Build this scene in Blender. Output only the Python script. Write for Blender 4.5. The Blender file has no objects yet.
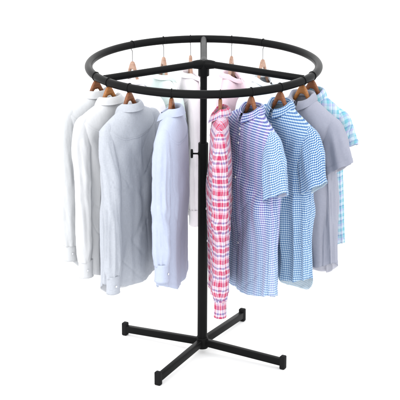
import bpy, bmesh, math
import numpy as np
from mathutils import Vector, Matrix

sc = bpy.context.scene
COL = sc.collection
PI = math.pi
R = 0.457          # ring radius
ZR = 1.248         # ring height
CX = 0.006         # the pole leans a touch to the right


# ------------------------------------------------------------------ helpers
def tag(o, label=None, cat=None, group=None, kind=None):
    for k, v in (('label', label), ('category', cat), ('group', group), ('kind', kind)):
        if v:
            o[k] = v
    return o


def empty(name, loc=(0, 0, 0), rz=0.0):
    o = bpy.data.objects.new(name, None)
    o.empty_display_size = 0.05
    COL.objects.link(o)
    o.location = loc
    o.rotation_euler = (0, 0, rz)
    return o


def mesh_obj(name, verts, faces, mats, parent=None, uvs=None, smooth=True, mat_ids=None):
    me = bpy.data.meshes.new(name)
    me.from_pydata([tuple(map(float, v)) for v in verts], [], faces)
    if uvs is not None:
        lay = me.uv_layers.new(name='UVMap')
        lay.data.foreach_set('uv', np.asarray(uvs, dtype=np.float32).ravel())
    for m in (mats if isinstance(mats, (list, tuple)) else [mats]):
        me.materials.append(m)
    me.polygons.foreach_set('use_smooth', [smooth] * len(me.polygons))
    me.update()
    o = bpy.data.objects.new(name, me)
    COL.objects.link(o)
    if parent:
        o.parent = parent
    return o


def bm_obj(name, bm, mat, parent=None, smooth=True):
    bmesh.ops.recalc_face_normals(bm, faces=bm.faces)
    me = bpy.data.meshes.new(name)
    bm.to_mesh(me)
    bm.free()
    me.materials.append(mat)
    me.polygons.foreach_set('use_smooth', [smooth] * len(me.polygons))
    if smooth:
        try:
            me.set_sharp_from_angle(angle=math.radians(38))
        except Exception:
            pass
    o = bpy.data.objects.new(name, me)
    COL.objects.link(o)
    if parent:
        o.parent = parent
    return o


def bm_tube(bm, pts, radii, n=32, cap=True, closed=False):
    """round tube along pts"""
    pts = [Vector(p) for p in pts]
    N = len(pts)
    rings = []
    prev = None
    for i, p in enumerate(pts):
        if closed:
            t = pts[(i + 1) % N] - pts[i - 1]
        else:
            t = pts[min(i + 1, N - 1)] - pts[max(i - 1, 0)]
        t.normalize()
        if prev is None:
            a = Vector((0, 0, 1)) if abs(t.z) < 0.9 else Vector((0, 1, 0))
            u = (a - t * a.dot(t)).normalized()
        else:
            u = (prev - t * prev.dot(t)).normalized()
        prev = u
        w = t.cross(u)
        r = radii[i] if hasattr(radii, '__len__') else radii
        rings.append([bm.verts.new(p + (u * math.cos(k * 2 * PI / n) + w * math.sin(k * 2 * PI / n)) * r) for k in range(n)])
    for i in range(N if closed else N - 1):
        A, B = rings[i], rings[(i + 1) % N]
        for k in range(n):
            bm.faces.new((A[k], A[(k + 1) % n], B[(k + 1) % n], B[k]))
    if cap and not closed:
        bm.faces.new(rings[0][::-1])
        bm.faces.new(rings[-1])
    return bm


def bm_box(bm, cx, cy, cz, sx, sy, sz, bev=0.0, rot=None):
    r = bmesh.ops.create_cube(bm, size=1.0)
    vs = r['verts']
    for v in vs:
        v.co = Vector((v.co.x * sx, v.co.y * sy, v.co.z * sz))
    if bev:
        es = list({e for v in vs for e in v.link_edges})
        rr = bmesh.ops.bevel(bm, geom=es, offset=bev, segments=3, affect='EDGES', profile=0.5)
        vs = list({v for f in rr['faces'] for v in f.verts} | {v for v in vs if v.is_valid})
        # everything connected
        seen = set(vs)
        stack = list(vs)
        while stack:
            v = stack.pop()
            for e in v.link_edges:
                o = e.other_vert(v)
                if o not in seen:
                    seen.add(o)
                    stack.append(o)
        vs = list(seen)
    M = Matrix.Translation((cx, cy, cz)) @ (rot or Matrix.Identity(4))
    for v in vs:
        v.co = M @ v.co
    return vs


# ------------------------------------------------------------------ numpy noise
def _hash(i, j, k):
    h = (i * 374761393 + j * 668265263 + k * 2147483647) & 0xFFFFFFFF
    h = ((h ^ (h >> 13)) * 1274126177) & 0xFFFFFFFF
    h = (h ^ (h >> 16)) & 0xFFFF
    return h / 32767.5 - 1.0


def noise(x, y, z):
    x, y, z = np.broadcast_arrays(np.asarray(x, float), np.asarray(y, float), np.asarray(z, float))
    i, j, k = np.floor(x).astype(np.int64), np.floor(y).astype(np.int64), np.floor(z).astype(np.int64)
    f, g, h = x - i, y - j, z - k
    f, g, h = (q * q * q * (q * (q * 6 - 15) + 10) for q in (f, g, h))
    out = 0
    for a in (0, 1):
        for b in (0, 1):
            for c in (0, 1):
                wgt = (f if a else 1 - f) * (g if b else 1 - g) * (h if c else 1 - h)
                out = out + wgt * _hash(i + a, j + b, k + c)
    return out


def sst(a, b, x):
    t = np.clip((x - a) / (b - a), 0, 1)
    return t * t * (3 - 2 * t)


# ------------------------------------------------------------------ materials
class NT:
    def __init__(self, name):
        self.m = bpy.data.materials.new(name)
        self.m.use_nodes = True
        self.t = self.m.node_tree
        self.b = self.t.nodes['Principled BSDF']

    def n(self, typ, **kw):
        x = self.t.nodes.new(typ)
        for k, v in kw.items():
            setattr(x, k, v)
        return x

    def l(self, a, b):
        self.t.links.new(a, b)

    def math(self, op, a, b=None, c=None, clamp=False):
        x = self.n('ShaderNodeMath', operation=op, use_clamp=clamp)
        for i, v in enumerate((a, b, c)):
            if v is None:
                continue
            if isinstance(v, (int, float)):
                x.inputs[i].default_value = v
            else:
                self.l(v, x.inputs[i])
        return x.outputs[0]

    def mix(self, f, a, b, blend='MIX'):
        x = self.n('ShaderNodeMix', data_type='RGBA', blend_type=blend)
        for i, v in ((0, f), (6, a), (7, b)):
            if isinstance(v, (int, float)):
                x.inputs[i].default_value = v
            elif isinstance(v, (tuple, list)):
                x.inputs[i].default_value = (*v[:3], 1)
            else:
                self.l(v, x.inputs[i])
        return x.outputs[2]

    def noise(self, vec, scale, detail=2.0, rough=0.5):
        x = self.n('ShaderNodeTexNoise')
        x.inputs['Scale'].default_value = scale
        x.inputs['Detail'].default_value = detail
        x.inputs['Roughness'].default_value = rough
        if vec is not None:
            self.l(vec, x.inputs['Vector'])
        return x.outputs['Fac']

    def uv(self):
        tc = self.n('ShaderNodeTexCoord')
        s = self.n('ShaderNodeSeparateXYZ')
        self.l(tc.outputs['UV'], s.inputs[0])
        return tc, s.outputs[0], s.outputs[1]

    def scaled(self, vec, sx, sy, sz):
        x = self.n('ShaderNodeVectorMath', operation='MULTIPLY')
        self.l(vec, x.inputs[0])
        x.inputs[1].default_value = (sx, sy, sz)
        return x.outputs[0]

    def ramp(self, f, stops, interp='CONSTANT'):
        x = self.n('ShaderNodeValToRGB')
        cr = x.color_ramp
        cr.interpolation = interp
        while len(cr.elements) < len(stops):
            cr.elements.new(0.5)
        for e, (p, c) in zip(cr.elements, stops):
            e.position = p
            e.color = (*c, 1)
        self.l(f, x.inputs[0])
        return x.outputs[0]


def lin(r, g, b):
    f = lambda c: (c / 255 / 12.92) if c <= 10 else ((c / 255 + 0.055) / 1.055) ** 2.4
    return (f(r), f(g), f(b))


def cloth_finish(T, tc, color, bump=0.22, heather=0.10, rough=0.88, trans=0.0):
    """weave, heathered yarns, small crumples"""
    uv = tc.outputs['UV']
    obj = tc.outputs['Object']
    yarn = T.math('ADD', T.math('MULTIPLY', T.noise(T.scaled(uv, 900, 60, 1), 1.0, 2), 0.5),
                  T.math('MULTIPLY', T.noise(T.scaled(uv, 60, 900, 1), 1.0, 2), 0.5))
    fac = T.math('ADD', T.math('MULTIPLY', T.math('SUBTRACT', yarn, 0.5), heather * 4), 0.86)
    hv = T.n('ShaderNodeHueSaturation')
    T.l(color, hv.inputs['Color'])
    T.l(fac, hv.inputs['Value'])
    T.l(hv.outputs[0], T.b.inputs['Base Color'])
    T.b.inputs['Roughness'].default_value = rough
    T.b.inputs['Specular IOR Level'].default_value = 0.15
    T.b.inputs['Sheen Weight'].default_value = 0.08
    crum = T.math('ADD', T.math('MULTIPLY', T.noise(T.scaled(obj, 30, 30, 13), 1.0, 4, 0.55), 1.0),
                  T.math('MULTIPLY', yarn, 0.06))
    bp = T.n('ShaderNodeBump')
    bp.inputs['Strength'].default_value = bump
    bp.inputs['Distance'].default_value = 0.012
    T.l(crum, bp.inputs['Height'])
    T.l(bp.outputs[0], T.b.inputs['Normal'])
    if trans > 0:
        tr = T.n('ShaderNodeBsdfTranslucent')
        T.l(hv.outputs[0], tr.inputs['Color'])
        T.l(bp.outputs[0], tr.inputs['Normal'])
        mx = T.n('ShaderNodeMixShader')
        mx.inputs[0].default_value = trans
        T.l(T.b.outputs[0], mx.inputs[1])
        T.l(tr.outputs[0], mx.inputs[2])
        T.l(mx.outputs[0], T.t.nodes['Material Output'].inputs['Surface'])
    return T.m


def fabric_plain(name, c, heather=0.08, bump=0.22, trans=0.15):
    T = NT(name)
    tc, u, v = T.uv()
    big = T.noise(T.scaled(tc.outputs['Object'], 6, 6, 3), 1.0, 2)
    col = T.mix(T.math('MULTIPLY', big, 0.25), c, tuple(x * 0.92 for x in c))
    return cloth_finish(T, tc, col, bump, heather, trans=trans)


def fabric_fade(name, c0, c1, v0, v1, heather=0.08):
    """dip-dyed cloth: colour c0 at the top running to c1 at the hem"""
    T = NT(name)
    tc, u, v = T.uv()
    f = T.math('DIVIDE', T.math('SUBTRACT', v, v0), v1 - v0, clamp=True)
    return cloth_finish(T, tc, T.mix(f, c0, c1), 0.25, heather, trans=0.15)


def stripe(T, x, period, duty=0.5, soft=0.2, phase=0.0):
    """soft square wave 0..1"""
    s = T.math('SINE', T.math('MULTIPLY', T.math('ADD', x, phase), 2 * PI / period))
    th = math.cos(PI * duty)
    mr = T.n('ShaderNodeMapRange', clamp=True)
    T.l(s, mr.inputs[0])
    mr.inputs[1].default_value = th - soft
    mr.inputs[2].default_value = th + soft
    return mr.outputs[0]


def fabric_gingham(name, white, dark, mid, period, tint=None, tint_period=0.05, hw=0.6, fade=None):
    """check of white and coloured yarn, weft lines a little stronger than warp lines"""
    T = NT(name)
    tc, u, v = T.uv()
    hs = stripe(T, v, period, 0.5, 0.45)
    vs = stripe(T, u, period * 0.95, 0.5, 0.45)
    f = T.math('ADD', T.math('MULTIPLY', hs, hw), T.math('MULTIPLY', vs, 1 - hw))
    dcol = dark
    mcol = mid
    if tint:
        tb = stripe(T, u, tint_period, 0.42, 0.5)
        tb = T.math('MULTIPLY', tb, 0.55)
        dcol = T.mix(tb, dark, tint[0])
        mcol = T.mix(tb, mid, tint[1])
    c1 = T.mix(T.math('MULTIPLY', f, 2.0, clamp=True), white, mcol)
    f2 = T.math('MULTIPLY', T.math('SUBTRACT', f, 0.5), 2.0, clamp=True)
    col = T.mix(f2, c1, dcol)
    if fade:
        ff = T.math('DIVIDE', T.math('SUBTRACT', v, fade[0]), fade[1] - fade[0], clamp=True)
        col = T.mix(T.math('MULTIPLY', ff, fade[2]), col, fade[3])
    return cloth_finish(T, tc, col, 0.22, 0.06, trans=0.12)


def fabric_tartan(name, warp, weft, pu, pv, wmix=0.5, blend='MIX'):
    T = NT(name)
    tc, u, v = T.uv()
    fu = T.math('FRACT', T.math('ADD', T.math('DIVIDE', u, pu), 10.0))
    fv = T.math('FRACT', T.math('ADD', T.math('DIVIDE', v, pv), 10.0))
    a = T.ramp(fu, warp)
    b = T.ramp(fv, weft)
    return cloth_finish(T, tc, T.mix(wmix, a, b, blend), 0.22, 0.10, trans=0.12)


def mat_metal_black():
    T = NT('black_powder_coat')
    tc = T.n('ShaderNodeTexCoord')
    nz = T.noise(T.scaled(tc.outputs['Object'], 1, 1, 1), 420, 3, 0.6)
    big = T.noise(tc.outputs['Object'], 9, 3)
    col = T.mix(T.math('MULTIPLY', big, 0.6), (0.0045, 0.0047, 0.0049), (0.0085, 0.0088, 0.009))
    T.l(col, T.b.inputs['Base Color'])
    mr = T.math('ADD', T.math('MULTIPLY', big, 0.16), 0.30)
    T.l(mr, T.b.inputs['Roughness'])
    T.b.inputs['Specular IOR Level'].default_value = 0.042
    bp = T.n('ShaderNodeBump')
    bp.inputs['Strength'].default_value = 0.12
    bp.inputs['Distance'].default_value = 0.001
    T.l(nz, bp.inputs['Height'])
    T.l(bp.outputs[0], T.b.inputs['Normal'])
    return T.m


def mat_simple(name, c, rough=0.5, metal=0.0, spec=0.4, mottling=0.15, scale=30):
    T = NT(name)
    tc = T.n('ShaderNodeTexCoord')
    nz = T.noise(tc.outputs['Object'], scale, 3)
    T.l(T.mix(T.math('MULTIPLY', nz, mottling * 2), c, tuple(x * 0.7 for x in c)), T.b.inputs['Base Color'])
    T.b.inputs['Roughness'].default_value = rough
    T.b.inputs['Metallic'].default_value = metal
    T.b.inputs['Specular IOR Level'].default_value = spec
    return T.m


def mat_wood(name, ca, cb):
    T = NT(name)
    tc = T.n('ShaderNodeTexCoord')
    vec = T.scaled(tc.outputs['Object'], 12, 90, 160)
    nz = T.noise(vec, 1.0, 4, 0.6)
    n2 = T.noise(tc.outputs['Object'], 14, 2)
    f = T.math('ADD', T.math('MULTIPLY', nz, 0.75), T.math('MULTIPLY', n2, 0.35), clamp=True)
    col = T.ramp(f, [(0.3, ca), (0.75, cb)], 'LINEAR')
    T.l(col, T.b.inputs['Base Color'])
    T.b.inputs['Roughness'].default_value = 0.42
    T.b.inputs['Specular IOR Level'].default_value = 0.25
    return T.m


M_BLACK = mat_metal_black()
M_CAP = mat_simple('black_plastic', (0.010, 0.010, 0.0105), 0.6, 0, 0.04)
M_STEEL = mat_simple('hook_steel', (0.42, 0.41, 0.40), 0.28, 1.0, 0.5)
M_WOOD = mat_wood('hanger_wood', (0.075, 0.021, 0.009), (0.21, 0.08, 0.03))
M_WOOD_L = mat_wood('honey_wood', (0.14, 0.048, 0.012), (0.31, 0.13, 0.038))
M_WOOD_P = mat_wood('pale_wood', (0.22, 0.12, 0.085), (0.42, 0.27, 0.20))
M_HOOK = mat_simple('pale_wire', (0.30, 0.30, 0.30), 0.5, 0, 0.2, 0.03)
M_BUTTON = mat_simple('button_white', (0.50, 0.51, 0.54), 0.3, 0, 0.5, 0.05)
M_BUTTON_D = mat_simple('button_dark', (0.03, 0.035, 0.07), 0.3, 0, 0.5, 0.05)

# ------------------------------------------------------------------ setting
T = NT('white_floor')
tc = T.n('ShaderNodeTexCoord')
T.l(T.mix(T.noise(tc.outputs['Object'], 1.5, 4), (0.81, 0.81, 0.81), (0.83, 0.83, 0.83)), T.b.inputs['Base Color'])
T.b.inputs['Roughness'].default_value = 0.9
T.b.inputs['Specular IOR Level'].default_value = 0.0
bm = bmesh.new()
bmesh.ops.create_circle(bm, cap_ends=True, radius=60, segments=96)
floor = bm_obj('floor', bm, T.m, smooth=False)
floor.location.z = 0.0073
tag(floor, 'seamless white studio floor under the rack', None, None, 'structure')

# ------------------------------------------------------------------ the rack
rack = empty('clothing_rack')
tag(rack, 'black round garment rack with single pole, three spokes and four-legged cross base', 'clothes rack')
bm = bmesh.new()
NP = 180
bm_tube(bm, [(CX + R * math.cos(a), R * math.sin(a), ZR) for a in np.linspace(0, 2 * PI, NP, endpoint=False)], 0.0160, 24, closed=True)
bm_obj('ring', bm, M_BLACK, rack)
ZH = ZR + 0.006
for a in (90, 210, 330):
    c, s = math.cos(math.radians(a)), math.sin(math.radians(a))
    bm = bmesh.new()
    pts = [(CX + 0.018 * c, 0.018 * s, ZH), (CX + 0.10 * c, 0.10 * s, ZH - 0.001), (CX + (R - 0.014) * c, (R - 0.014) * s, ZR)]
    bm_tube(bm, pts, 0.0142, 24)
    bm_obj('spoke', bm, M_BLACK, rack)
# hub: socket with three flared stubs
bm = bmesh.new()
bm_tube(bm, [(CX, 0, ZH - 0.050), (CX, 0, ZH - 0.0485), (CX, 0, ZH - 0.012), (CX, 0, ZH + 0.008), (CX, 0, ZH + 0.014), (CX, 0, ZH + 0.0155)],
        [0.0215, 0.0225, 0.0225, 0.0222, 0.018, 0.013], 32)
for a in (90, 210, 330):
    c, s = math.cos(math.radians(a)), math.sin(math.radians(a))
    bm_tube(bm, [(CX, 0, ZH - .002), (CX + 0.03 * c, 0.03 * s, ZH - .001), (CX + 0.047 * c, 0.047 * s, ZH), (CX + 0.052 * c, 0.052 * s, ZH)], [0.0188, 0.0185, 0.0160, 0.0140], 24)
bm_obj('hub', bm, M_BLACK, rack)
ZS = 0.925
bm = bmesh.new()
bm_tube(bm, [(CX * 0.6, 0, ZS - 0.25), (CX, 0, ZR - 0.03)], 0.0142, 32)
bm_obj('upper_pole', bm, M_BLACK, rack)
bm = bmesh.new()
bm_tube(bm, [(0, 0, 0.030), (CX * 0.75, 0, ZS - 0.002), (CX * 0.75, 0, ZS), (CX * 0.75, 0, ZS + .0005)], [0.0205, 0.0205, 0.0190, 0.0150], 36)
bm_obj('lower_pole', bm, M_BLACK, rack)
# clamp knob on the left
bm = bmesh.new()
zk = ZS - 0.046
bm_tube(bm, [(-0.0412, 0, zk), (-0.0420, 0, zk), (-0.0435, 0, zk), (-0.0500, 0, zk), (-0.0515, 0, zk), (-0.0520, 0, zk)],
        [0.010, 0.0165, 0.0185, 0.0185, 0.0165, 0.010], 20)
knob = bm_obj('clamp_knob', bm, M_CAP, rack)
bm = bmesh.new()
bm_tube(bm, [(-0.019, 0, zk), (-0.022, 0, zk), (-0.022, 0, zk), (-0.042, 0, zk)], [0.007, 0.0068, 0.0036, 0.0036], 14)
bm_obj('threaded_shaft', bm, M_CAP, knob)
knob.location.x = CX * 0.75
# base: socket + four square bars with end feet
TH = math.radians(-28.0)
LEG = 0.376
ZB0, ZB1 = 0.052, 0.037
bm = bmesh.new()
bm_tube(bm, [(0, 0, 0.026), (0, 0, 0.028), (0, 0, 0.071), (0, 0, 0.0745), (0, 0, 0.075)], [0.024, 0.0252, 0.0252, 0.0240, 0.0208], 36)
bm_obj('base_hub', bm, M_BLACK, rack)
for k in range(4):
    a = TH + k * PI / 2
    bm = bmesh.new()
    r0, r1 = 0.019, LEG - 0.008
    tilt = math.atan2(ZB0 - ZB1, r1 - r0)
    rot = Matrix.Rotation(a, 4, 'Z') @ Matrix.Rotation(tilt, 4, 'Y')
    c = Vector(((r0 + r1) / 2 * math.cos(a), (r0 + r1) / 2 * math.sin(a), (ZB0 + ZB1) / 2))
    bm_box(bm, *c, r1 - r0, 0.024, 0.030, 0.0035, rot)
    leg = bm_obj('leg', bm, M_BLACK, rack)
    bm = bmesh.new()
    bm_box(bm, LEG * math.cos(a), LEG * math.sin(a), 0.0365, 0.023, 0.027, 0.058, 0.005, Matrix.Rotation(a, 4, 'Z'))
    bm_obj('end_foot', bm, M_CAP, leg)


# ------------------------------------------------------------------ garments
def grid_faces(nr, nc, wrap):
    f = []
    for i in range(nr - 1):
        for j in range(nc if wrap else nc - 1):
            j2 = (j + 1) % nc
            f.append((i * nc + j, i * nc + j2, (i + 1) * nc + j2, (i + 1) * nc + j))
    return f


def grid_uv(U, V, wrap):
    """U has nc+1 columns if wrap"""
    nr = V.shape[0]
    nc = V.shape[1] - (1 if wrap else 0)
    out = []
    for i in range(nr - 1):
        for j in range(nc if wrap else nc - 1):
            for (a, b) in ((i, j), (i, j + 1), (i + 1, j + 1), (i + 1, j)):
                out.append((U[a, b], V[a, b]))
    return out


def solidify(o, t, moff=0, offset=-1):
    m = o.modifiers.new('thickness', 'SOLIDIFY')
    m.thickness = t
    m.offset = offset
    m.material_offset = moff
    m.material_offset_rim = 0
    return o


class Shirt:
    """local axes: +x outward along the hanger, -y the shirt front, z=0 at the back of the neck"""

    def __init__(s, seed, S=0.19, D=0.05, L=0.74, front=0.0, back=0.0, flare=0.02, slope=0.36, fold=0.021, side=0.030, nw=0.044, nd=0.035, ybulge=0.0, squeeze=0.30):
        s.__dict__.update(locals())
        s.rng = np.random.RandomState(seed)

    def surf(s, phi, q, off=0.0):
        """q in 0..1 shoulder zone, 1..2 body"""
        phi, q = np.broadcast_arrays(phi, q)
        c, sn = np.cos(phi), np.sin(phi)
        a = np.clip(q, 0, 1)
        t = np.clip(q - 1, 0, 1)
        Sb = s.S
        w = s.nw + (Sb - s.nw) * a
        w = w - 0.016 * sst(0.0, 0.16, t) + s.flare * t
        d = s.nd + (s.D - s.nd) * a ** 0.8
        d = d * (1 + 0.12 * np.sin(PI * np.clip(t * 1.6, 0, 1)) - 0.22 * sst(0.2, 1, t))
        e = 0.92 - 0.12 * a
        x = w * np.sign(c) * np.abs(c) ** e
        y = d * np.sign(sn) * np.abs(sn) ** e
        y = y * (1 + s.squeeze * x / Sb)
        neckdip = np.where(sn < 0, -0.028 * np.abs(sn), 0.0) * (1 - a) ** 2
        z = -s.slope * np.maximum(0, np.abs(x) - s.nw) * np.where(q <= 1, 1, 1) + neckdip
        z1 = z - a * 0.105 * np.abs(sn) ** 1.7 - a * a * 0.010
        ztop = -s.slope * np.maximum(0, (Sb * np.abs(c) ** e) - s.nw) - 0.105 * np.abs(sn) ** 1.7 - 0.010
        panel = np.where(sn < 0, s.front, s.back) * sst(0.0, 0.95, np.abs(sn))
        wob = 0.003 * noise(np.cos(phi) * 3 + s.seed, np.sin(phi) * 3, 7.7)
        zhem = -s.L - panel + s.side * np.abs(c) ** 2 + wob
        zz = np.where(q <= 1, z1, ztop + (zhem - ztop) * t)
        # ---- folds
        sd = s.seed * 3.17
        depth = -zz
        amp = sst(0.10, 0.50, depth) * 0.85 + 0.10 * sst(0.02, 0.1, depth)
        side = np.tanh(sn * 2.5)
        warp = 0.45 * noise(x * 4 + sd, side * 1.5, zz * 2.2)
        fx = x * 17 + warp
        f1 = 1 - 2.4 * np.abs(noise(fx + sd, side * 2.3 + sd, zz * 0.7))
        f2 = noise(x * 34 + warp * 2 + sd, side * 3.1, zz * 1.2 + 9)
        n3 = noise(x * 9 + zz * 11 + sd, side * 2.0, zz * 3)
        f3 = n3 * sst(0.04, 0.14, depth) * (1 - sst(0.3, 0.6, depth))
        pull = noise((np.abs(x) - 0.9 * s.S) * 16 - zz * 7 + sd, side * 4.4 + np.sign(x), zz * 1.5) * sst(0.06, 0.16, depth) * (1 - sst(0.35, 0.7, depth))
        # narrow creases: long ones down the cloth, slanting ones under the arms
        c1 = np.exp(-(noise(x * 15 + 1.6 * warp + sd, side * 6.0, zz * 1.1 + 4) / 0.09) ** 2)
        c2 = np.exp(-(noise(x * 10 - np.sign(x) * zz * 9 + sd, side * 5.0, zz * 5 + 2) / 0.08) ** 2) * sst(0.08, 0.18, depth)
        disp = s.fold * (amp * (0.55 * f1 + 0.32 * f2 - 0.22 * c1) + 0.34 * f3 + 0.32 * pull - 0.12 * c2) + off
        disp = disp + 0.0016 * sst(0.962, 0.966, t)      # turned-up hem
        edge = np.abs(sn) ** 0.5
        y = y + np.tanh(sn * 5) * disp * np.minimum(1, edge)
        x = x + disp * 0.35 * c
        # whole-cloth sway
        y = y + (0.010 * noise(x * 3 + sd, 1.3, zz * 2.5) + 0.011 * noise(x * 13 + sd + 3, 4.3, zz * 1.2)) * sst(0.1, 0.6, depth) + s.ybulge * sst(0.05, 0.4, depth)
        return np.stack([x, y, zz], -1)

    def body(s, root, mat, inner):
        nc = 216
        phi = np.linspace(0, 2 * PI, nc, endpoint=False)
        q = np.concatenate([np.linspace(0, 1, 16), 1 + np.linspace(0, 1, 104)[1:]])
        P = s.surf(phi[None, :], q[:, None])
        nr = len(q)
        # straight grain: threads run level round the body, panels meet at the side seams
        seg = np.linalg.norm(np.roll(P, -1, 1) - P, axis=2)
        acc = np.concatenate([np.zeros((nr, 1)), np.cumsum(seg, 1)], 1)
        Uf = acc - acc[:, [3 * nc // 4]] + 3.0
        Ub = acc - acc[:, [nc // 4]] + 3.003
        Vz = np.concatenate([P[:, :, 2], P[:, :1, 2]], 1)
        uvs = []
        for a_ in range(nr - 1):
            for b_ in range(nc):
                U_ = Ub if b_ < nc // 2 else Uf
                for (c_, d_) in ((a_, b_), (a_, b_ + 1), (a_ + 1, b_ + 1), (a_ + 1, b_)):
                    uvs.append((U_[c_, d_], Vz[c_, d_]))
        o = mesh_obj('body', P.reshape(-1, 3), grid_faces(nr, nc, True), [mat, inner], root, uvs)
        o.data.flip_normals()
        solidify(o, 0.0011, 1)
        s.P = P
        return o

    def strip(s, name, root, mat, ph0, ph1, q0, q1, off, nq=70, nphi=7):
        phi = np.linspace(ph0, ph1, nphi)
        q = np.linspace(q0, q1, nq)
        P = s.surf(phi[None, :], q[:, None], off)
        P[:, 0, :] = s.surf(phi[:1], q, off * 0.2)
        P[:, -1, :] = s.surf(phi[-1:], q, off * 0.2)
        U = np.broadcast_to(3.0 + np.linspace(-0.016, 0.016, nphi)[None, :], (nq, nphi))
        V = np.broadcast_to((P[:, nphi // 2, 2])[:, None], (nq, nphi))
        return mesh_obj(name, P.reshape(-1, 3), grid_faces(nq, nphi, False), mat, root, grid_uv(U, V, False))

    def collar(s, root, mat, inner, stand=0.018, fall=0.027, tip=0.012, spread=0.16):
        nc = 90
        a = np.linspace(-PI / 2 + spread, 1.5 * PI - spread, nc)
        prof = [(-0.004, -0.008), (-0.003, 0.010), (-0.002, stand * 0.75), (0.0015, stand), (0.006, stand + 0.001),
                (0.010, stand - 0.006), (0.0135, stand - fall * 0.5), (0.016, stand - fall * 0.85), (0.018, stand - fall)]
        P = np.zeros((len(prof), nc, 3))
        V = np.zeros((len(prof), nc + 0))
        # how close to the front opening
        fr = np.clip(1 - np.minimum(a + PI / 2, 1.5 * PI - a) / 1.1, 0, 1)
        dip = np.where(np.sin(a) < 0, -0.028 * np.abs(np.sin(a)), 0)
        for i, (o, h) in enumerate(prof):
            k = max(0, (i - 4) / (len(prof) - 5))
            out = o + 0.003 * k * fr
            hh = h - tip * fr ** 2 * k
            wv = 0.002 * noise(a * 2 + s.seed, i * 0.3, 1.5)
            P[i, :, 0] = (s.nw + out + wv) * np.cos(a)
            P[i, :, 1] = (s.nd + out + wv) * np.sin(a)
            P[i, :, 2] = hh + dip
        st = np.cumsum(np.concatenate([[0], np.linalg.norm(np.diff(P[:, nc // 2], axis=0), axis=1)]))
        U = np.broadcast_to((a * 0.06)[None, :], (len(prof), nc))
        V = np.broadcast_to(-st[:, None], (len(prof), nc))
        o = mesh_obj('collar', P.reshape(-1, 3), grid_faces(len(prof), nc, False), [mat, inner], root, grid_uv(U, V, False))
        solidify(o, 0.0016, 0, 0)
        ss = o.modifiers.new('smooth', 'SUBSURF')
        ss.levels = ss.render_levels = 1
        return o

    def tube(s, name, root, mats, pts, rx, ry, nl=60, nc=56, wr=0.006, seed=0, yoff=None, thick=0.0011, elbow=None, gather=0, hemtilt=0.0):
        """sleeve: pts in (x, y, z), radii across and along y"""
        pts = np.asarray(pts, float)
        # Catmull-Rom resample
        k = len(pts)
        ext = np.vstack([2 * pts[0] - pts[1], pts, 2 * pts[-1] - pts[-2]])
        tt = np.linspace(0, k - 1, nl)
        i = np.minimum(tt.astype(int), k - 2)
        f = (tt - i)[:, None]
        p0, p1, p2, p3 = ext[i], ext[i + 1], ext[i + 2], ext[i + 3]
        C = 0.5 * (2 * p1 + (p2 - p0) * f + (2 * p0 - 5 * p1 + 4 * p2 - p3) * f ** 2 + (3 * p1 - p0 - 3 * p2 + p3) * f ** 3)
        RX = np.interp(tt, np.arange(k), rx)
        RY = np.interp(tt, np.arange(k), ry)
        tan = np.gradient(C, axis=0)
        tan /= np.linalg.norm(tan, axis=1)[:, None]
        yb = np.array([0, 1.0, 0])
        yy = yb - tan * (tan @ yb)[:, None]
        yy /= np.linalg.norm(yy, axis=1)[:, None]
        xx = np.cross(yy, tan)      # for tan=-z : y x -z = -x
        xx = -xx
        L = np.concatenate([[0], np.cumsum(np.linalg.norm(np.diff(C, axis=0), axis=1))])
        psi = np.linspace(0, 2 * PI, nc, endpoint=False)
        cs, sn = np.cos(psi)[None, :], np.sin(psi)[None, :]
        sd = seed * 2.3 + s.seed * 5.1
        Lc = L[:, None]
        ramp = sst(0.02, 0.12, Lc)
        n1 = noise(cs * 1.7 + sd, sn * 1.7, Lc * 4.5)                 # long folds
        n2 = noise(cs * 2.6 + Lc * 6 + sd, sn * 2.6 - Lc * 3, Lc * 9)    # diagonal twists
        n3 = noise(cs * 1.0 + sd, sn * 1.0 + 5, Lc * 26 + 1.2 * cs)     # crumple rings
        w3 = 0.25
        if elbow:
            w3 = 0.2 + 1.0 * np.exp(-((Lc - elbow) / 0.06) ** 2)
        disp = wr * ramp * (1.25 * (1 - 2.0 * np.abs(n1)) + 0.40 * n2 + 0.8 * w3 * n3)
        kk = np.exp(-(noise(cs * 1.6 + Lc * 5 + sd, sn * 1.6 + 2, Lc * 8) / 0.10) ** 2)
        disp = disp - 0.0018 * kk * ramp
        if gather:
            disp = disp + gather * 0.004 * sst(L[-1] - 0.06, L[-1], Lc) * np.sin(psi * 9 + sd)[None, :]
        if hemtilt:
            disp = disp + 0.0016 * sst(L[-1] - 0.026, L[-1] - 0.023, Lc)
        X = RX[:, None] * cs + disp * cs
        Y = RY[:, None] * sn + disp * sn
        P = C[:, None, :] + X[..., None] * xx[:, None, :] + Y[..., None] * yy[:, None, :]
        if hemtilt:
            sg_ = 1.0 if pts[-1][0] > 0 else -1.0
            P[..., 2] += (hemtilt * (Lc / L[-1]) ** 2) * sg_ * (P[..., 0] - C[:, None, 0])
            P[..., 2] += 0.004 * noise(cs * 2 + sd, sn * 2, 3.3) * (Lc / L[-1]) ** 2
        # straight grain again: even spacing along each thread, level at the cuff end
        col = np.concatenate([np.zeros((1, nc)), np.cumsum(np.linalg.norm(np.diff(P, axis=0), axis=2), 0)], 0)
        V = col[-1:] - col - L[-1]
        V = np.concatenate([V, V[:, :1]], 1)
        seg = np.linalg.norm(np.roll(P, -1, 1) - P, axis=2)
        acc = np.concatenate([np.zeros((nl, 1)), np.cumsum(seg, 1)], 1)
        U = acc - acc[:, [nc // 2]] + 3.0
        o = mesh_obj(name, P.reshape(-1, 3), grid_faces(nl, nc, True), list(mats), root, grid_uv(U, V, True))
        solidify(o, thick, 1 if len(mats) > 1 else 0)
        # orientation: make normals point outwards
        bmx = bmesh.new()
        bmx.from_mesh(o.data)
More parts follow.
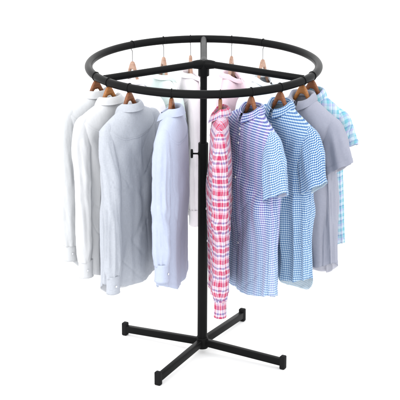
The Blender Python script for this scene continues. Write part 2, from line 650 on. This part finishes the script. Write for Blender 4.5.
        bmx.faces.ensure_lookup_table()
        f0 = bmx.faces[len(bmx.faces) // 2]
        r = (len(bmx.faces) // 2) // nc
        if f0.normal.dot(f0.calc_center_median() - Vector(C[r])) < 0:
            bmesh.ops.reverse_faces(bmx, faces=bmx.faces)
            bmx.to_mesh(o.data)
        bmx.free()
        s.C, s.xx, s.yy, s.tan = C, xx, yy, tan
        return o

    def long_sleeve(s, root, mat, inner, sg, ln=0.60, r0=0.046, r1=0.033, y=0.0, out=0.01, fl=1.0, button=True, cuffmat=None, seed=1, slit=True):
        zs = -s.slope * (s.S - s.nw)
        S = s.S
        pts = [(S - 0.048, 0, zs + s.slope * 0.048 - r0 * 0.95), (S - 0.016, 0.1 * y, zs + 0.004 - r0 * 0.97), (S - 0.004, 0.4 * y, zs - 0.115), (S + 0.4 * out - 0.006, y, zs - 0.22),
               (S + out - 0.010, y, zs - 0.36), (S + out - 0.012, y * 0.9, zs - ln + 0.06), (S + out - 0.012, y * 0.9, zs - ln)]
        pts = [(sg * a, b, c) for a, b, c in pts]
        rx = [r0 * 0.64, r0 * 0.86, r0 * 0.90, r0 * 0.84, r0 * 0.80, (r1 + 0.005), r1 - 0.003]
        ry = [r0 * 0.42 * fl, r0 * 0.56 * fl, r0 * 0.62 * fl, r0 * 0.60 * fl, r0 * 0.60 * fl, (r1 + 0.005) * 0.80 * fl, (r1 - 0.003) * 0.76 * fl]
        o = s.tube('sleeve', root, (mat, inner), pts, rx, ry, 70, 56, 0.0045, seed + (3 if sg > 0 else 8), elbow=0.30, gather=0.35)
        end = np.array(pts[-1])
        cp = [end + (0, 0, 0.010), end + (0, 0, -0.012), end + (sg * 0.001, 0, -0.040), end + (sg * 0.002, 0, -0.064)]
        cu = s.tube('cuff', o, (cuffmat or mat, inner), cp, [r1 + 0.0005, r1 - 0.001, r1 - 0.001, r1], [r1 * 0.78 * fl, r1 * 0.76 * fl, r1 * 0.76 * fl, r1 * 0.78 * fl], 10, 48, 0.0012, seed + 20, thick=0.002)
        if button:
            bsg = button
            for dz in (-0.030,):
                bm = bmesh.new()
                cen = end + np.array([sg * 0.012, bsg * (r1 * 0.76 * fl + (0.0005 if dz < 0 else 0.006)), dz])
                bm_tube(bm, [cen - (0, bsg * 0.001, 0), cen + (0, bsg * 0.0012, 0), cen + (0, bsg * 0.0022, 0)], [0.0042, 0.0042, 0.0034], 16)
                bm_obj('button', bm, M_BUTTON, cu if dz < 0 else o)
        return o

    def short_sleeve(s, root, mat, inner, sg, ln=0.17, r0=0.060, r1=0.066, y=0.0, out=0.045, seed=1, ry1=None):
        zs = -s.slope * (s.S - s.nw)
        S = s.S
        pts = [(S - 0.050, 0, zs + s.slope * 0.05 - r0 * 0.93), (S - 0.018, 0.1 * y, zs + 0.004 - r0 * 0.97), (S - 0.004 + 0.15 * out, 0.5 * y, zs - 0.08 - 0.16 * ln), (S + 0.5 * out, 0.8 * y, zs - 0.08 - 0.55 * ln), (S + out, y, zs - 0.08 - ln)]
        pts = [(sg * a, b, c) for a, b, c in pts]
        rx = [r0 * 0.66, r0 * 0.90, r0, r0 * 0.98, r1]
        ry1 = ry1 or r1 * 0.56
        ry = [r0 * 0.40, r0 * 0.52, r0 * 0.58, r0 * 0.62, ry1]
        return s.tube('sleeve', root, (mat, inner), pts, rx, ry, 80, 60, 0.0062, seed + (3 if sg > 0 else 8), thick=0.0014, hemtilt=0.42)

    def placket(s, root, mat, n=7, bmat=None):
        w = 0.017 / s.S
        q1 = 1.985
        o = s.strip('placket', root, mat, -PI / 2 - w, -PI / 2 + w, 0.02, q1, 0.0022)
        for k in range(n):
            q = 0.35 + k * (1.55 / n) if k else 0.12
            p = s.surf(np.array([-PI / 2]), np.array([q]), 0.0030)[0]
            bm = bmesh.new()
            bm_tube(bm, [p + (0, 0.001, 0), p + (0, -0.0012, 0), p + (0, -0.0022, 0)], [0.0045, 0.0045, 0.0036], 16)
            bm_obj('button', bm, bmat or M_BUTTON, o)
        return o

    def yoke(s, root, mat):
        phi = np.linspace(0.10 * PI, 0.90 * PI, 60)
        q = 0.93 + np.linspace(0, 0.05, 4)
        P = s.surf(phi[None, :], q[:, None], 0.0016)
        P[-1] = s.surf(phi, np.full_like(phi, q[-1]), -0.0004)
        U = np.broadcast_to((phi * 0.1)[None, :], (4, 60))
        V = np.broadcast_to(-(q * 0.1)[:, None], (4, 60))
        return mesh_obj('yoke_seam', P.reshape(-1, 3), grid_faces(4, 60, False), mat, root, grid_uv(U, V, False))


# ---- hangers: wood body and steel hook, one per kind then copied
def make_hanger(wood, hook_rise, rise_neck, steel):
    """origin on the ring's centre line; hook_rise = ring centre to the top of the wood"""
    root = empty('coat_hanger')
    zt = -hook_rise
    bm = bmesh.new()
    # profile of the wood along x: (x, top z, height, thickness)
    xs = np.linspace(-1, 1, 61)
    rings = []
    for q in xs:
        a = abs(q)
        x = q * 0.116
        ax = abs(x)
        nz = zt - rise_neck
        if ax < 0.048:
            k = max(0, ax - 0.006) / 0.042
            top = zt + (nz - 0.010 - zt) * (k * k * (3 - 2 * k) * 0.5 + k * 0.5)
        else:
            top = nz - 0.010 - 0.44 * (ax - 0.048)
        hgt = 0.021 + 0.014 * math.exp(-(ax / 0.016) ** 2) + 0.009 * math.exp(-((ax - 0.026) / 0.016) ** 2) - 0.006 * a
        th = 0.0075 - 0.003 * a
        yb = 0.004 * a * a
        ring = []
        for k in range(16):
            c, s_ = math.cos(k * PI / 8), math.sin(k * PI / 8)
            ring.append(bm.verts.new((x, yb + th * np.sign(c) * abs(c) ** 0.7, top - hgt / 2 + hgt / 2 * np.sign(s_) * abs(s_) ** 0.7)))
        rings.append(ring)
    for A, B in zip(rings[:-1], rings[1:]):
        for k in range(16):
            bm.faces.new((A[k], A[(k + 1) % 16], B[(k + 1) % 16], B[k]))
    bm.faces.new(rings[0][::-1])
    bm.faces.new(rings[-1])
    bm_obj('wooden_arms', bm, wood, root)
    bm = bmesh.new()
    rr = 0.0176
    pts = [(0, 0, zt - 0.02), (0, 0, zt)]
    if hook_rise > 0.04:
        # long stem of bare wire, the hook itself dipped in black vinyl
        bs = bmesh.new()
        bm_tube(bs, [(0, 0, zt - 0.02), (0, 0, zt), (0, 0, -0.0255)], 0.0023, 10)
        bm_obj('stem', bs, M_HOOK, root)
        pts = [(0, 0, -0.0262)]
    pts += [(0.006, 0, -0.0215)]
    # the hook passes round the tube in the radial plane: up its outer side, over the top and down inside
    for a in np.linspace(math.radians(-58), math.radians(215), 22):
        pts.append((rr * math.cos(a), 0, rr * math.sin(a)))
    bm_tube(bm, pts, 0.0015, 10)
    bm_obj('hook', bm, steel, root)
    return root


def copy_tree(o, parent=None):
    c = o.copy()
    COL.objects.link(c)
    c.parent = parent
    for ch in list(o.children):
        copy_tree(ch, c)
    return c


HANG = {}


def hanger(kind, theta, yaw, label):
    wood, rise, neck, steel = {'dark': (M_WOOD, 0.015, 0.052, M_CAP), 'honey': (M_WOOD_L, 0.015, 0.052, M_CAP), 'rear': (M_WOOD_P, 0.070, 0.086, M_CAP)}[kind]
    p = (CX + R * math.cos(theta), R * math.sin(theta), ZR)
    if kind not in HANG:
        h = HANG[kind] = make_hanger(wood, rise, neck, steel)
    else:
        h = copy_tree(HANG[kind])
    h.location = p
    h.rotation_euler = (0, 0, yaw)
    tag(h, label, 'hanger', 'wooden hangers hooked over the ring')
    return rise


GROUP = 'shirts hanging round the ring'


def shirt_root(theta, yaw, drop, label, name='hanging_shirt'):
    o = empty(name, (CX + R * math.cos(theta), R * math.sin(theta), ZR - drop), yaw)
    return tag(o, label, 'shirt', GROUP)


rad = math.radians
W1 = lin(222, 226, 232)

# --- fabrics (surface colours of the cloth itself)
F_white = fabric_plain('white_cotton', (0.58, 0.595, 0.615), 0.04)
F_white2 = fabric_plain('soft_white_cotton', (0.60, 0.61, 0.63), 0.04)
F_white_in = fabric_plain('white_lining', (0.62, 0.63, 0.65), 0.04)
F_grey = fabric_plain('grey_chambray', (0.43, 0.455, 0.505), 0.16)
F_grey_in = fabric_plain('pale_grey_lining', (0.56, 0.58, 0.62), 0.06)
F_blue = fabric_plain('light_blue_oxford', (0.43, 0.48, 0.61), 0.10)
F_blue_in = fabric_plain('pale_blue_lining', (0.50, 0.55, 0.68), 0.06)
F_lav = fabric_plain('grey_lavender_cotton', (0.30, 0.312, 0.38), 0.10)
F_lav_in = fabric_plain('pale_lavender_lining', (0.55, 0.55, 0.62), 0.06)
F_lilac = fabric_plain('pale_lilac_cotton', (0.82, 0.81, 0.86), 0.03)
F_mint = fabric_plain('mint_cotton', (0.74, 0.86, 0.835), 0.04)
F_blush = fabric_plain('blush_cotton', (0.86, 0.81, 0.85), 0.04)
F_pink = fabric_plain('pink_cotton', (0.86, 0.66, 0.74), 0.05)
F_ice = fabric_plain('ice_blue_cotton', (0.78, 0.83, 0.87), 0.04)
gw = (0.52, 0.57, 0.66)
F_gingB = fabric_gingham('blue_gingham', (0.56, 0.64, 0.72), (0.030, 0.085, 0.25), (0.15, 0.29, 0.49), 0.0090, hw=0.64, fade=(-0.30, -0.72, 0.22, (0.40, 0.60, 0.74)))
F_gingB_in = fabric_gingham('blue_gingham_inside', (0.60, 0.66, 0.70), (0.36, 0.50, 0.62), (0.50, 0.60, 0.68), 0.0090)
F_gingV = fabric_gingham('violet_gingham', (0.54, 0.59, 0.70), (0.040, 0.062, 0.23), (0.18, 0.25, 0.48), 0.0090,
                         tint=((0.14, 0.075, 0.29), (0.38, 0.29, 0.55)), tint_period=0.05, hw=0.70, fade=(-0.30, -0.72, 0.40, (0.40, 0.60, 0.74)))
F_gingV_s = fabric_gingham('violet_gingham_sleeve', (0.55, 0.63, 0.72), (0.05, 0.12, 0.29), (0.20, 0.34, 0.53), 0.0090, hw=0.66)
F_gingV_in = fabric_gingham('violet_gingham_inside', (0.58, 0.62, 0.70), (0.36, 0.42, 0.60), (0.48, 0.52, 0.66), 0.0090)
w_, r_, p_, b_, k_ = (0.58, 0.50, 0.57), (0.43, 0.035, 0.10), (0.54, 0.27, 0.36), (0.15, 0.13, 0.29), (0.56, 0.42, 0.50)
F_tartan = fabric_tartan('red_tartan',
                         [(0, w_), (0.12, r_), (0.36, w_), (0.46, b_), (0.58, w_), (0.68, r_), (0.78, w_), (0.88, b_), (0.95, w_)],
                         [(0, w_), (0.08, r_), (0.26, w_), (0.34, b_), (0.42, w_), (0.56, r_), (0.74, p_), (0.82, w_), (0.90, b_)], 0.050, 0.090, 0.58)
F_tartan_in = fabric_plain('pale_pink_lining', (0.62, 0.48, 0.53), 0.06)
tq, tw, tv, td = (0.17, 0.42, 0.50), (0.48, 0.58, 0.65), (0.36, 0.38, 0.57), (0.10, 0.25, 0.42)
F_teal = fabric_tartan('teal_plaid', [(0, tw), (0.2, tq), (0.45, tv), (0.6, tw), (0.72, td), (0.8, tv)],
                       [(0, tq), (0.22, tw), (0.4, tv), (0.55, tq), (0.7, td), (0.8, tw)], 0.055, 0.06)
F_teal_in = fabric_plain('pale_teal_lining', (0.50, 0.60, 0.64), 0.06)


# --- front shirts -----------------------------------------------------------
def front_shirt(theta, yaw, drop, label, hkind, hlabel, body, inner, long, seed, face, kw, skw, skw_in=None, collar=None, name='hanging_shirt', sleeve_mat=None, plk=True):
    th, yw = rad(theta), rad(yaw)
    hanger(hkind, th, yw, hlabel)
    r = shirt_root(th, yw, drop, label, name)
    s = Shirt(seed, **kw)
    s.body(r, body, inner)
    s.collar(r, body, inner, **(collar or {}))
    sm = sleeve_mat or body
    for sg in (1, -1):
        k = dict(skw if sg > 0 else (skw_in or skw))
        (s.long_sleeve if long else s.short_sleeve)(r, sm, inner, sg, seed=seed, **k)
    if plk:
        s.placket(r, body)
    if face == 'back':
        s.yoke(r, body)
    return r


DR = 0.067
front_shirt(-156, -138, DR, 'white long-sleeved shirt outermost on the left end, behind another white one', 'dark',
            'dark wooden hanger in the outermost white shirt on the left', F_white, F_white_in, True, 3, 'back',
            dict(S=0.153, D=0.044, L=0.68, front=0.0, back=0.02), dict(ln=0.545, y=0.015, button=1))
front_shirt(-142.6, -134, DR, 'white long-sleeved shirt hanging between the outer white one and the grey one', 'honey',
            'honey-coloured wooden hanger between two dark ones, in the second white shirt', F_white2, F_white_in, True, 5, 'back',
            dict(S=0.156, D=0.046, L=0.69, front=0.02, back=0.0), dict(ln=0.575, y=0.02, button=1))
front_shirt(-128, -125, DR + .004, 'plain grey long-sleeved shirt seen from the back, left of the light blue one', 'dark',
            'reddish wooden hanger rising from the collar of the grey shirt', F_grey, F_grey_in, True, 7, 'back',
            dict(S=0.160, D=0.048, L=0.695, front=0.05, back=0.0, flare=0.035), dict(ln=0.595, y=0.035, button=1, r0=0.042, r1=0.031))
front_shirt(-105.3, -102, DR, 'light blue long-sleeved shirt seen nearly edge-on, just left of the pole', 'dark',
            'wooden hanger half hidden in the light blue shirt collar', F_blue, F_blue_in, True, 11, 'back',
            dict(S=0.155, D=0.048, L=0.69, front=0.0, back=0.0, squeeze=0.1, fold=0.013, side=0.05), dict(ln=0.52, y=-0.006, button=1, fl=1.1), dict(ln=0.53, y=-0.02, button=1))
front_shirt(-82.3, -91, DR, 'red, white and violet plaid shirt hanging edge-on just right of the pole', 'dark',
            'red-brown wooden hanger in the red plaid shirt beside the pole', F_tartan, F_tartan_in, True, 13, 'front',
            dict(S=0.160, D=0.039, L=0.70, squeeze=0.05, fold=0.014, nw=0.036, nd=0.026), dict(ln=0.65, y=0.004, button=1, r1=0.031, fl=1.0))
front_shirt(-67, -62, DR, 'short-sleeved check shirt in violet and navy, between red plaid and blue gingham shirts', 'dark',
            'wooden hanger in the violet check shirt collar', F_gingV, F_gingV_in, False, 17, 'front',
            dict(S=0.176, D=0.054, L=0.715, front=0.0, back=0.02, squeeze=0.1, fold=0.026), dict(y=-0.008, ln=0.165, out=0.022, r1=0.060), sleeve_mat=F_gingV_s)
front_shirt(-50.7, -50, DR, 'bright blue gingham short-sleeved shirt, between violet check and plain lavender-grey shirts', 'dark',
            'wooden hanger in the bright blue gingham shirt collar', F_gingB, F_gingB_in, False, 19, 'front',
            dict(S=0.182, D=0.052, L=0.68, front=0.0, back=0.06, fold=0.027), dict(y=-0.02, ln=0.15, out=0.036, r1=0.062))
front_shirt(-34, -40, DR - .005, 'plain lavender-grey short-sleeved shirt right of the blue gingham one', 'honey',
            'honey-coloured wooden hanger in the lavender-grey shirt', F_lav, F_lav_in, False, 23, 'front',
            dict(S=0.158, D=0.048, L=0.675, front=0.0, back=0.05, slope=0.46, fold=0.034), dict(y=-0.012, ln=0.125, out=0.028, r1=0.060))
front_shirt(-23, -36, DR, 'pale aqua and lilac plaid short-sleeved shirt, rightmost, behind the lavender-grey one', 'dark',
            'dark wooden hanger in the rightmost pale aqua plaid shirt', F_teal, F_teal_in, False, 29, 'front',
            dict(S=0.150, D=0.044, L=0.62, slope=0.44), dict(y=-0.005, ln=0.075, out=0.008, r1=0.052, r0=0.050))

# --- shirts at the back of the ring ------------------------------------------
for (theta, yaw, mat, seed, lab, hl) in (
        (130.7, 132, F_lilac, 31, 'pale lilac shirt at the back, seen through the left of the ring', 'wooden hanger top showing above the left spoke, over the pale lilac shirt'),
        (111.7, 112, F_mint, 37, 'pale mint green shirt at the back of the ring', 'wooden hanger top above the left spoke, nearer the hub, over the mint shirt'),
        (97, 96, F_blush, 41, 'very pale blush shirt at the back, just left of the pole', 'wooden hanger at the back over the pale blush shirt, behind the hub'),
        (75, 76, F_pink, 43, 'pink shirt at the back of the ring, right of the pole', 'wooden hanger top above the right spoke, over the pink shirt'),
        (57, 58, F_ice, 47, 'ice blue shirt at the back, right of the pink one', 'wooden hanger top above the right spoke, over the ice blue shirt')):
    front_shirt(theta, yaw, 0.152, lab, 'rear', hl, mat, mat, True, seed, 'back',
                dict(S=0.172, D=0.045, L=0.61, squeeze=0.2, slope=0.30), dict(ln=0.52, y=0.0, button=0), collar=dict(stand=0.013, fall=0.018, tip=0.0), plk=False)

# ------------------------------------------------------------------ light
w = bpy.data.worlds.new('World')
sc.world = w
w.use_nodes = True
bg = w.node_tree.nodes['Background']
bg.inputs[0].default_value = (1.0, 1.0, 1.0, 1)
bg.inputs[1].default_value = 2.5


def area(name, loc, target, size, power, color=(1, 1, 1)):
    d = bpy.data.lights.new(name, 'AREA')
    d.shape = 'RECTANGLE'
    d.size, d.size_y = size
    d.energy = power
    d.color = color
    o = bpy.data.objects.new(name, d)
    COL.objects.link(o)
    o.location = loc
    o.rotation_euler = (Vector(target) - Vector(loc)).to_track_quat('-Z', 'Y').to_euler()
    return o


area('key_softbox', (-3.2, -3.6, 4.6), (0, 0, 0.9), (2.4, 2.4), 125)

# ------------------------------------------------------------------ camera
cd = bpy.data.cameras.new('camera')
cam = bpy.data.objects.new('camera', cd)
COL.objects.link(cam)
cam.location = (0, -6.385, 2.827)
cam.rotation_euler = (rad(90 - 18.58), 0, 0)
cd.sensor_width = 36
cd.lens = 1647.7 / 400 * 36
cd.shift_x = -2.2 / 400
cd.clip_end = 300
sc.camera = cam

sc.view_settings.view_transform = 'Standard'
sc.view_settings.look = 'None'
sc.view_settings.exposure = 0
sc.view_settings.gamma = 1
sc.cycles.use_denoising = True
sc.cycles.pixel_filter_type = 'BLACKMAN_HARRIS'
sc.cycles.filter_width = 1.7
